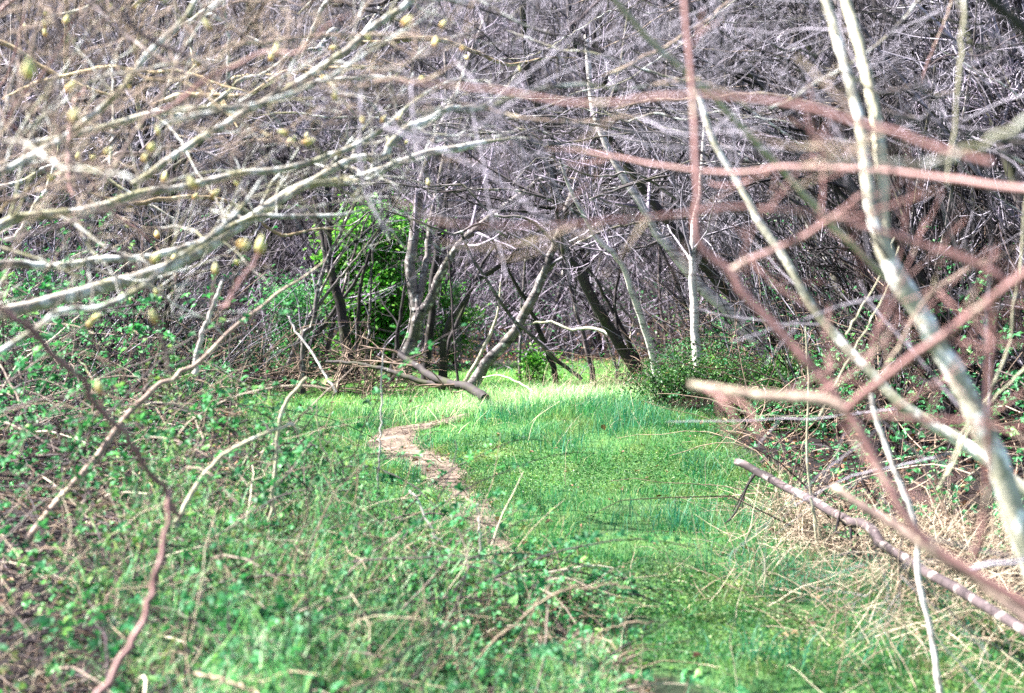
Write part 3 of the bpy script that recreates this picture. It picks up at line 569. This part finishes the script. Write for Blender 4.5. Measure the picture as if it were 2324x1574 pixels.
leafmass("left_shade_fill_undergrowth", 20000, (-9, -2.8), (14, 24), lambda x, y: (.4+1.9*sstep(.0, 1.6, -x-.17*y))*(x < -.14*y), .07, M_shade_fill, 152, 2.0, .0, lambda x, y: np.clip(.2+1.8*(vnoise(x, y, .9, 153)-.35), 0, 1), False)
canemass("dark_stem_undergrowth", 2200, (2.5, 9), (9, 21), lambda x, y: .3+.9*sstep(.2, 1.2, x-edge_right(y)), .008, M_twigD, 154, (.9, 2.6), 1.0, 1.4, 7, 4, .0, (-.4, 0))
canemass("right_stem_undergrowth", 1300, (2.2, 8), (12, 20), lambda x, y: .3+.8*sstep(.2, 1.2, x-edge_right(y)), .006, M_twigG, 127, (.8, 2.8), 1.0, 1.6, 7, 4, .0, (-.5, 0))
canemass("left_stem_undergrowth", 500, (-8, -2.6), (11, 20), left_top, .006, M_twigG, 128, (.8, 2.6), 1.0, 1.6, 7, 4, .0, (.4, 0))
# ------------------------------------------------------------------ bare saplings of the thicket
def proto(seed, H, tmat, cmat, r0=.035, nb=22, lean=.12):
    r = RNG(seed); t = bpy.data.objects.new("sapling", None); t.empty_display_size = .1
    ns = int(r.integers(1, 4)); d0 = r.normal(size=(ns, 3))*lean; d0[:, 2] = 1
    st = walk(np.stack([r.normal(size=ns)*.08, r.normal(size=ns)*.08, np.full(ns, -.2)], 1), d0, H*r.uniform(.75, 1.05, ns), 12, .055, np.array([0, 0, .02]), r)
    sr = r0*r.uniform(.6, 1.1, ns)[:, None]*np.linspace(1, .22, 13)[None]
    b = MB(); b.tubes(st, sr, 6, r.random(ns)); tr = b.build("trunk", tmat, t)
    b = MB(); a, ar = spawn(st, sr, nb//ns+3, (.1, .98), .32, (22, 60), .5, 7, .10, (0, 0, .05), r, .006); b.tubes(a, ar, 4, r.random(len(a)))
    a2, r2 = spawn(a, ar, 8, (.15, .98), .5, (20, 55), .6, 5, .11, (0, 0, .04), r, .007); b.tubes(a2, r2, 3, r.random(len(a2)))
    a3, r3 = spawn(a2, r2, 3, (.15, .98), .6, (20, 55), .7, 3, .12, (0, 0, .03), r, .004); b.tubes(a3, r3, 3, r.random(len(a3)))
    cr = b.build("crown", cmat, t)
    return t, tr, cr
mats = [(M_grey, M_twigG), (M_dark, M_twigD), (M_grey, M_twigL), (M_dark, M_twigD), (M_grey, M_twigL), (M_grey, M_twigG), (M_dark, M_twigG)]
protos = [proto(200+i, [5.5, 6.5, 5, 7, 4.2, 6, 7.5][i], *mats[i], r0=[.04, .055, .03, .065, .025, .04, .075][i]) for i in range(7)]
used = set()
def place(k, x, y, rz, sc, lean, label, group):
    t0, a0, b0 = protos[k]
    if k not in used: t, a, bb = t0, a0, b0; used.add(k)
    else:
        t, a, bb = t0.copy(), a0.copy(), b0.copy(); a.parent = t; bb.parent = t; C.objects.link(a); C.objects.link(bb)
    C.objects.link(t); t.location = (x, y, float(ter(x, y))-.02); t.rotation_euler = (lean[1], lean[0], rz); t.scale = (sc, sc, sc)
    t["label"] = label; t["category"] = "sapling"; t["group"] = group
r = RNG(60); DK = [0, 1, 1, 2, 3, 3, 4, 5, 6, 6, 3, 1]
n = 0
for i in range(2000):
    if n >= 165: break
    y = 22.5+22*r.random()**1.3; x = r.uniform(-1, 1)*(.34*y+1.2)
    if y < 24.5 and abs(x+.5) < 2.6: continue
    place(DK[int(r.integers(0, 12))] if abs(x) > 3 else int(r.integers(0, 7)), x, y, r.random()*6.28, r.uniform(.75, 1.25), r.normal(size=2)*.1, "bare thin-stemmed sapling in the dense far thicket that closes off the clearing", "bare saplings of the far thicket"); n += 1
n = 0
for i in range(4000):
    if n >= 104: break
    y = r.uniform(9.5, 22); x = r.uniform(1.7, .36*y+1.5)
    if x < float(edge_right(y))+.9 + (1.1 if y > 14 else 0) or x > .36*y+1.3: continue
    place(DK[int(r.integers(0, 12))], x, y, r.random()*6.28, r.uniform(.55, .95), (-.25-.25*r.random(), r.normal()*.12), "bare tangled sapling leaning left out of the bramble bank on the right", "bare saplings on the bramble bank"); n += 1
n = 0
for i in range(4000):
    if n >= 28: break
    y = r.uniform(11, 22); x = -r.uniform(2.4, .36*y+1.5)
    if -x < .20*y or -x > .36*y+1.3: continue
    place(DK[int(r.integers(0, 12))], x, y, r.random()*6.28, r.uniform(.6, 1.0), (.15+.25*r.random(), r.normal()*.12), "bare twiggy sapling rising from the green undergrowth on the left", "bare saplings in the left undergrowth"); n += 1

# ------------------------------------------------------------------ near trees and shrubs on the right
def group_of_stems(name, label, cat, stems, tmat, seed, tw=(8, .8, 4), bias=(0, 0, .03), k=8, rmin=.0012, buds=0, budr=.006, part="branch", wide=False):
    """stems: (pixels, d0, d1, w0, w1, material); first one is the main stem"""
    r = RNG(seed); L = [px_stem(s[0], s[1], s[2], s[3], s[4], 40, .0007*s[1]/2.6, seed*10+i)+(s[5],) for i, s in enumerate(stems)]
    base = L[0][0][0].copy(); t = thing(name, label, cat, base)
    cb = MB(); tips = []
    for i, (pp, rr, m) in enumerate(L):
        rr = rr*(1+.18*np.interp(np.arange(40)*.9, np.arange(38), (r.random(38) > .88)*r.random(38)))
        if (len(stems) > 12 or name in ('lichen_tree', 'arching_briar')) : rr = rr*np.clip((1-np.linspace(0, 1, len(rr)))*6+.22, 0, 1)
        if i and len(stems[i][0]) == 8 and len(stems) > 12: rr = rr*np.clip(.2+np.linspace(0, 1, len(rr))*7, 0, 1)
        b = MB(); b.tubes(pp, rr, k, .3+.5*r.random(), cap=True); b.build("main_stem" if i == 0 else part, m, t, base)
        if tw[0]:
            a, ar = spawn(pp[None], rr[None], tw[0], (.05, .97), tw[1], (25, 60), .22 if m is M_red else (.15 if name == 'young_tree' else .33), 8, .09, bias, r, rmin*1.6, True, ) if not wide else spawn(pp[None], rr[None], tw[0], (.05, .97), tw[1], (30, 95), .35, 8, .16, bias, r, rmin*1.6, True)
            if tw[2]: cb.tubes(a, ar, 4, r.random(len(a)))
            else:
                for q in range(len(a)):
                    b = MB(); b.tubes(a[q:q+1], ar[q:q+1], 5, .4); b.build('twig', tmat, t, base)
            tips.append(a[:, -1])
            if tw[2]:
                a2, r2 = spawn(a, ar, tw[2], (.2, .95), .5, (25, 60), .6, 5, .1, bias, r, rmin); cb.tubes(a2, r2, 3, r.random(len(a2))); tips.append(a2[:, -1]); dirs = a2[:, -1]-a2[:, -2]
    if cb.n: cb.build("crown", tmat, t, base)
    if buds:
        T = np.concatenate(tips); T = T[r.permutation(len(T))[:buds]]
        for q in T: bud(t, base, q, budr*r.uniform(.6, 1.3), r)
    return t
def bud(parent, base, q, R, r, d=None):
    d = nrm(np.array([.2, 0, 1.])+r.normal(size=3)*.5) if d is None else nrm(np.array(d, float))
    s = np.linspace(0, 1, 7); pr = np.array([.35, .85, 1, .92, .7, .4, .05])*R
    b = MB(); b.tubes(q[None]+d[None]*((s-.06)*R*4.2)[:, None], pr, 7, 0); b.t[-1] = np.repeat(s*.85+.15*r.random(), 7); b.build("bud", M_bud, parent, base)

group_of_stems("young_tree", "pale blotched twin-stemmed young tree close by on the right", "tree", [
    ([(2400, 1420), (2324, 1230), (2285, 1115), (2256, 1030), (2225, 960), (2195, 900), (2160, 835), (2123, 775), (2085, 705), (2045, 645), (2018, 590), (1996, 535)], 3.9, 4.1, 62, 40, M_pale),
    ([(2003, 560), (1986, 524), (1976, 470), (1966, 390), (1957, 320), (1949, 270), (1931, 195), (1912, 130), (1894, 62), (1868, -20), (1850, -120)], 4.1, 4.4, 29, 21, M_pale),
    ([(2006, 560), (2004, 510), (2004, 430), (1998, 350), (1990, 280), (1976, 215), (1962, 150), (1942, 75), (1915, -10), (1890, -110)], 4.1, 4.5, 30, 22, M_olive)], M_twigG, 71, (7, .6, 3))
group_of_stems("bare_branch", "greenish bare branch slanting down right to meet the pale young tree", "branch", [
    ([(2016, 632), (1985, 606), (1916, 540), (1833, 450), (1766, 377), (1699, 307), (1616, 217), (1549, 157), (1509, 123), (1459, 73), (1392, -5), (1330, -80)], 4.2, 3.9, 17, 12, M_olive)], M_twigG, 72, (9, .5, 3))
group_of_stems("young_tree", "grey lichened slim tree slanting up left behind the red stems", "tree", [
    ([(2360, 1140), (2216, 1028), (2160, 990), (2083, 945), (2033, 909), (1983, 855), (1933, 805), (1883, 745), (1833, 682), (1789, 598), (1736, 525), (1700, 460), (1672, 410), (1620, 320), (1580, 200)], 5.2, 5.8, 30, 13, M_pale),
    ([(1979, 895), (1984, 930), (1996, 969), (2023, 1045), (2057, 1134), (2077, 1189), (2082, 1239), (2087, 1329), (2112, 1434), (2132, 1569), (2140, 1640)], 5.3, 4.9, 12, 13, M_birch)], M_twigG, 73, (10, .8, 4))
group_of_stems("red_stemmed_shrub", "red-barked shrub whose thick stems cross on the right, nearest the camera", "shrub", [
    ([(2420, 1440), (2324, 1372), (2202, 1299), (2112, 1239), (2052, 1164), (2008, 1090), (1966, 1002), (1926, 942), (1883, 885), (1833, 825), (1799, 785), (1749, 732), (1689, 668), (1659, 618), (1616, 585), (1578, 528), (1586, 430), (1580, 350), (1572, 200), (1560, 60), (1550, -60)], 2.6, 3.0, 23.4, 12.8, M_red),
    ([(1662, 614), (1700, 592), (1749, 572), (1833, 533), (1890, 495), (1960, 440)], 2.95, 2.8, 17.2, 9.0, M_red),
    ([(1919, 935), (1949, 905), (2016, 855), (2083, 802), (2150, 758), (2216, 705), (2283, 655), (2324, 625), (2420, 560)], 2.65, 2.4, 20.6, 16.6, M_red),
    ([(1566, 875), (1600, 882), (1649, 889), (1749, 902), (1833, 905), (1883, 915), (1922, 938)], 2.75, 2.65, 22, 26, M_tan),
    ([(2210, 1270), (2235, 1180), (2243, 1080), (2243, 959), (2246, 842), (2254, 758), (2250, 700), (2225, 700)], 2.5, 2.45, 16.5, 11.5, M_red),
    ([(1960, 946), (2040, 950), (2110, 952), (2183, 955), (2260, 960)], 2.65, 2.6, 12.4, 9.0, M_red),
    ([(1976, 830), (1980, 790), (1993, 742), (2010, 690), (2020, 640)], 2.9, 2.9, 11.0, 6.4, M_red)], M_red, 74, (5, .3, 2))
group_of_stems("arching_briar", "long pinkish stem arching level across the upper right, lower of two", "stem", [
    ([(2420, 445), (2324, 430), (2150, 407), (2083, 397), (1949, 385), (1783, 380), (1683, 392), (1549, 384), (1440, 365), (1330, 345), (1240, 338)], 2.6, 3.4, 15.8, 5.1, M_red)], M_red, 75, (7, .25, 2))
group_of_stems("arching_briar", "blurred pink stem bowing across the top right, upper of two", "stem", [
    ([(2250, 370), (2120, 335), (2030, 300), (1950, 282), (1850, 250), (1760, 232), (1650, 220), (1550, 217), (1450, 225), (1400, 234), (1300, 236), (1200, 218), (1100, 203), (960, 190), (840, 175)], 2.2, 2.7, 13.8, 6.4, M_red)], M_tan, 76, (7, .25, 2))
group_of_stems("arching_briar", "red stem falling from the centre right to the right edge below the pale fork", "stem", [
    ([(1720, 475), (1760, 476), (1849, 484), (1916, 503), (2016, 532), (2116, 565), (2183, 588), (2250, 618), (2283, 638), (2360, 690)], 2.6, 2.5, 8.3, 15.4, M_red)], M_red, 77, (5, .25, 2))
group_of_stems("arching_briar", "faint reddish stem with a bud lying level left of the crossing stems", "stem", [
    ([(1700, 470), (1600, 480), (1500, 494), (1420, 500), (1330, 508), (1290, 512), (1180, 515), (1060, 512), (930, 498)], 2.6, 2.4, 11.0, 4.5, M_red)], M_tan, 78, (6, .22, 2), buds=0)
group_of_stems("thin_briar", "thin brown stem crossing behind the pale blotched trunk", "stem", [
    ([(2005, 850), (2020, 822), (2070, 732), (2116, 665), (2183, 618), (2240, 590)], 3.6, 3.6, 9, 5, M_tan)], M_tan, 79, (3, .2, 0))
group_of_stems("hanging_briar", "short red stem hanging near the upper right corner", "stem", [
    ([(1810, 215), (1826, 244), (1843, 310), (1850, 350), (1833, 400)], 3.0, 3.0, 9.6, 5.1, M_red)], M_red, 80, (0, .2, 0))
group_of_stems("hanging_briar", "thin dark red twig slanting across the top right", "stem", [
    ([(2170, -20), (2140, 60), (2110, 130), (2090, 190)], 5.0, 5.0, 4.8, 2.6, M_red)], M_red, 81, (0, .2, 0))
group_of_stems("bare_branch", "dark blurred branch cutting the top right corner", "branch", [
    ([(2200, -40), (2267, 17), (2324, 67), (2400, 150)], 2.4, 2.4, 26, 30, M_dark)], M_twigD, 82, (0, .2, 0))
group_of_stems("bare_branch", "brown blurred branch slanting across the bottom right above the straw", "branch", [
    ([(1890, 1105), (1960, 1150), (2012, 1182), (2077, 1225), (2150, 1275), (2212, 1312), (2324, 1400), (2420, 1470)], 3.6, 3.2, 18, 30, M_tan)], M_twigG, 83, (3, .4, 2))
for i, (pts, dd, ww, lab) in enumerate([
    ([(1862, 1340), (1850, 1200), (1835, 1090), (1832, 960), (1834, 860), (1828, 740)], 8.5, 7, "upright pale dry stalk standing left of the fallen pole's middle"),
    ([(2150, 1080), (2190, 1000), (2240, 900), (2290, 800), (2300, 700), (2318, 560), (2330, 430)], 5.0, 7, "long pale wand curving up along the right edge"),
    ([(2130, 1110), (2200, 960), (2280, 880), (2340, 820)], 5.2, 6, "pale wand fanning right near the right edge"),
    ([(1860, 945), (1900, 860), (1960, 760), (2010, 660), (2040, 560)], 7.0, 5, "thin straw-coloured wand crossing behind the slim grey tree"),
    ([(1920, 760), (1960, 690), (2010, 600), (2030, 540)], 7.2, 5, "short straight straw-coloured wand behind the pale fork"),
    ([(1650, 1195), (1690, 1150), (1730, 1115)], 11.0, 3, "thin forked twig hanging from the fallen pole's tip"),
    ([(1840, 1130), (1850, 1180), (1870, 1230), (1910, 1300)], 8.2, 7, "pale dead stalk dropping below the fallen pole"),
    ([(1605, 905), (1700, 940), (1780, 945), (1950, 950)], 8.5, 2, "thin pale stalk lying level over the bramble bank"),
    ([(2350, 260), (2230, 330), (2120, 370), (1990, 380), (1890, 360)], 2.0, 14, "soft greenish twig blurred across the upper right"),
    ([(2200, -30), (2180, 120), (2170, 260), (2150, 420)], 3.5, 8, "faint pale wand hanging down at the upper right")]):
    branch_thing("dry_stalk", lab, "stalk", pts, dd, dd, ww, ww*.55, M_olive if i != 8 else M_lich, None, 300+i, "loose dry stalks on the right", n=16, k=6)

# ------------------------------------------------------------------ near shrubs on the left
group_of_stems("lichen_tree", "low tree whose lichen-crusted branches sweep up right over the clearing", "tree", [
    ([(-420, 980), (-150, 760), (60, 700), (220, 655), (330, 625), (420, 590), (500, 545), (545, 512), (610, 470), (690, 420), (775, 413), (850, 393), (905, 371), (960, 350), (1050, 335), (1110, 322), (1190, 312)], 4.8, 6.6, 34, 12, M_lich),
    ([(610, 470), (660, 440), (720, 405), (780, 372), (815, 358), (868, 356), (890, 325), (930, 290), (965, 278), (1010, 250), (1045, 240)], 6.0, 6.2, 16, 16, M_lich),
    ([(-200, 640), (0, 512), (90, 490), (200, 478), (320, 440), (420, 425), (540, 395), (640, 385), (760, 350), (860, 300), (960, 215), (1080, 160)], 4.8, 5.8, 24, 8, M_lich),
    ([(-150, 640), (0, 600), (120, 605), (240, 590), (330, 585), (440, 555), (560, 500), (640, 490), (760, 490), (850, 470)], 5.2, 6.0, 20, 8, M_lich),
    ([(60, 330), (200, 300), (330, 262), (390, 252), (450, 248), (520, 245), (600, 235), (700, 190), (840, 175), (940, 180)], 5.0, 5.6, 16, 9, M_pale),
    ([(300, 420), (480, 300), (620, 220), (720, 160), (800, 105), (850, 60), (905, 25), (960, -20), (1040, -80)], 5.0, 5.2, 15, 15, M_lich),
    ([(-100, 860), (67, 758), (133, 708), (217, 700), (284, 675), (334, 642), (400, 588), (467, 545), (540, 480), (600, 400)], 4.2, 4.8, 13, 12, M_lich),
    ([(-60, 420), (120, 330), (260, 220), (330, 130), (420, 40), (480, -60)], 4.6, 4.8, 18, 10, M_lich)], M_lich, 90, (12, .5, 4), (.02, .02, .03), buds=26, budr=.008, wide=True)
r = RNG(97); sts = []
for i in range(40):
    sx = r.uniform(-200, 760); sy = r.uniform(-20, 560)-.35*max(sx, 0); a = math.radians(r.uniform(-5, 48)) if i % 3 else math.radians(r.uniform(60, 150)); ln = r.uniform(260, 620) if i % 3 else r.uniform(180, 420); cv = math.radians(r.uniform(-60, 50))
    pts = []; x_, y_ = sx, sy
    for j in range(8): pts.append((x_, y_)); aa = a+cv*j/7; x_ += math.cos(aa)*ln/7; y_ -= math.sin(aa)*ln/7+r.normal()*16
    dq = r.uniform(7, 11); sts.append((pts, dq, dq+r.uniform(-.8, .8), r.uniform(9, 17), r.uniform(4, 6), [M_lich, M_lich, M_dark, M_mid, M_ochre][int(r.integers(0, 5))]))
group_of_stems("lichen_tree", "farther crooked tree with white-blotched limbs crowded behind the budding shrub", "tree", [([(-700, 900), (-600, 700), (-500, 500), (-400, 300), (-300, 100)], 9, 9.5, 60, 40, M_lich)]+sts, M_twigG, 93, (9, .6, 4), (.01, 0, .02), k=6, rmin=.0018, wide=True)
# budding brown shrub: many arching shoots fanning from the lower left to the upper right
r = RNG(95); sts = []
for i in range(54):
    sx = r.uniform(-260, 520); sy = r.uniform(60, 620)-.75*max(sx, 0); a = math.radians(r.uniform(5, 62)+(14 if sx < 60 else 0)) if i % 3 else math.radians(r.choice([r.uniform(85, 140), r.uniform(-55, -15)])); ln = r.uniform(380, 900) if i % 3 else r.uniform(200, 480); cv = math.radians(r.uniform(-50, 40))
    pts = []; x_, y_ = sx, sy
    for j in range(8): pts.append((x_, y_)); aa = a+cv*j/7; x_ += math.cos(aa)*ln/7; y_ -= math.sin(aa)*ln/7+r.normal()*15
    dq = r.uniform(3.3, 7.5); sts.append((pts, dq, dq+r.uniform(-.6, .6), r.uniform(30, 52)/dq, r.uniform(12, 22)/dq, [M_tan, M_mid, M_ochre, M_red, M_lich, M_tan, M_mid, M_lich][int(r.integers(0, 8))]))
group_of_stems("budding_shrub", "tangled brown shrub with swelling yellow buds filling the upper left", "shrub", [([(-500, 1500), (-380, 1200), (-300, 900), (-260, 640), (-200, 420)], 3.6, 4.2, 60, 34, M_tan)]+sts, M_tan, 91, (8, .42, 4), (.01, .01, .02), buds=90, budr=.0085, wide=True)
r = RNG(96); sts = []
for i in range(90):
    sx = r.uniform(500, 2250); sy = r.uniform(-80, 330); a = math.radians(r.uniform(-40, 28)); ln = r.uniform(260, 700); cv = math.radians(r.uniform(-35, 35))
    pts = []; x_, y_ = sx, sy
    for j in range(8): pts.append((x_, y_)); aa = a+cv*j/7; x_ += math.cos(aa)*ln/7; y_ -= math.sin(aa)*ln/7+r.normal()*12
    dq = r.uniform(3.4, 13) if i % 3 else r.uniform(8, 13); sts.append((pts, dq, dq+r.uniform(-.3, .6), r.uniform(26, 46)/dq, r.uniform(14, 20)/dq, [M_tan, M_dark, M_grey, M_mid, M_lich, M_dark][int(r.integers(0, 6))]))
group_of_stems("overhanging_tree", "overhead tree whose thin boughs net the top of the view", "tree", [([(3000, 500), (2900, 0), (2700, -200), (2300, -300), (1700, -320)], 5.5, 6.5, 60, 30, M_lich)]+sts, M_twigG, 92, (8, .6, 4), (-.01, .01, .02))

def cane(label, pts, d0, d1, w0, w1, mat, seed, group=None, tip=None, name="bramble_cane"):
    if tip is None: return branch_thing(name, label, "cane", pts, d0, d1, w0, w1, mat, None, seed, group, k=7)
    pp, rr = px_stem(pts, d0, d1, w0, w1, 24, .002, seed); t = thing(name, label, "shoot", pp[0]); b = MB(); b.tubes(pp, rr, 7, .5); b.build("stem", mat, t, pp[0])
    bud(t, pp[0], pp[-1], tip, RNG(seed), pp[-1]-pp[-3]+np.array([0, 0, .02])); return t
cane("long orange-red cane slanting down from the left edge into the brambles", [(-80, 640), (0, 702), (60, 745), (170, 850), (250, 945), (310, 1020), (350, 1090), (385, 1140), (410, 1175)], 3.6, 3.9, 17, 13, M_red, 401)
cane("orange cane dropping to the bottom edge at the lower left", [(388, 1110), (380, 1170), (365, 1260), (345, 1340), (320, 1420), (280, 1490), (225, 1580), (190, 1640)], 3.8, 3.5, 12, 20, M_red, 402)
cane("thick pale cane leaning right above the left brambles", [(60, 1230), (150, 1120), (240, 1010), (300, 930), (350, 885), (400, 855), (450, 822), (517, 759), (567, 718), (640, 660), (690, 630), (740, 590)], 5.7, 6.6, 19, 4, M_tan, 403)
cane("short pale upright stem behind the thick pale cane", [(440, 850), (452, 790), (474, 720), (494, 672), (505, 640)], 7, 7, 13, 7, M_birch, 404)
cane("tall pale forked stem standing in the brambles left of the path", [(603, 1340), (607, 1260), (615, 1174), (620, 1110), (627, 1049), (632, 960), (654, 912), (680, 878), (697, 858)], 6.6, 6.6, 9, 8, M_olive, 405)
cane("curved pale stem bending up right from the bramble leaves", [(395, 1200), (412, 1172), (440, 1114), (478, 1060), (520, 1022), (567, 1000), (627, 975), (670, 965)], 5.4, 5.6, 12, 7, M_olive, 406)
cane("leftmost of three thin white stems standing by the path", [(1000, 1412), (998, 1360), (995, 1299), (989, 1250), (975, 1195), (945, 1135), (930, 1115)], 6.6, 6.8, 5, 4, M_birch, 407)
cane("middle one of three thin white stems by the path, joining its neighbour", [(1023, 1376), (1020, 1310), (1012, 1249), (985, 1214), (965, 1195)], 6.6, 6.7, 5, 4, M_birch, 408)
cane("rightmost of three thin white stems standing by the path", [(1085, 1372), (1089, 1310), (1090, 1249), (1087, 1190), (1085, 1144)], 6.7, 6.7, 5.5, 4, M_birch, 409)
cane("faint white stem rising over the sunny part of the path", [(857, 1120), (862, 1020), (866, 940), (868, 830), (875, 790)], 8.0, 8.0, 5, 3, M_birch, 410)
cane("pale stalk arching right over the bottom centre", [(1040, 1560), (1080, 1500), (1150, 1430), (1260, 1350), (1370, 1330), (1430, 1335)], 5.2, 5.2, 6, 4, M_straw, 411)
cane("straight pale stalk crossing the lower centre", [(1130, 1540), (1170, 1470), (1215, 1380), (1240, 1330)], 5.4, 5.4, 6, 4, M_straw, 412)
cane("pale stalk arching over the dirt patch at the bottom", [(1290, 1520), (1320, 1480), (1365, 1435), (1430, 1415), (1490, 1412)], 5.6, 5.6, 5, 3, M_straw, 413)
cane("pale stick lying low at the bottom left", [(440, 1530), (500, 1545), (560, 1565), (620, 1590)], 4.2, 4.1, 8, 6, M_straw, 414)
cane("dark red shoot ending in a large pale yellow bud", [(505, 700), (520, 685), (547, 638), (575, 605), (590, 575)], 3.6, 3.6, 13, 9, M_red, 415, tip=.011)
cane("short brown shoot with a pale bud above the brambles", [(385, 850), (375, 800), (362, 760), (352, 735)], 3.8, 3.8, 8, 6, M_tan, 416, tip=.0095)
cane("small upright shoot with a yellow bud left of the large bud", [(480, 700), (485, 660), (489, 622)], 4.2, 4.2, 5, 4, M_tan, 417, tip=.008)
cane("small red-based bud on a shoot low among the left brambles", [(250, 990), (238, 940), (226, 893)], 3.8, 3.8, 6, 5, M_red, 418, tip=.0085)
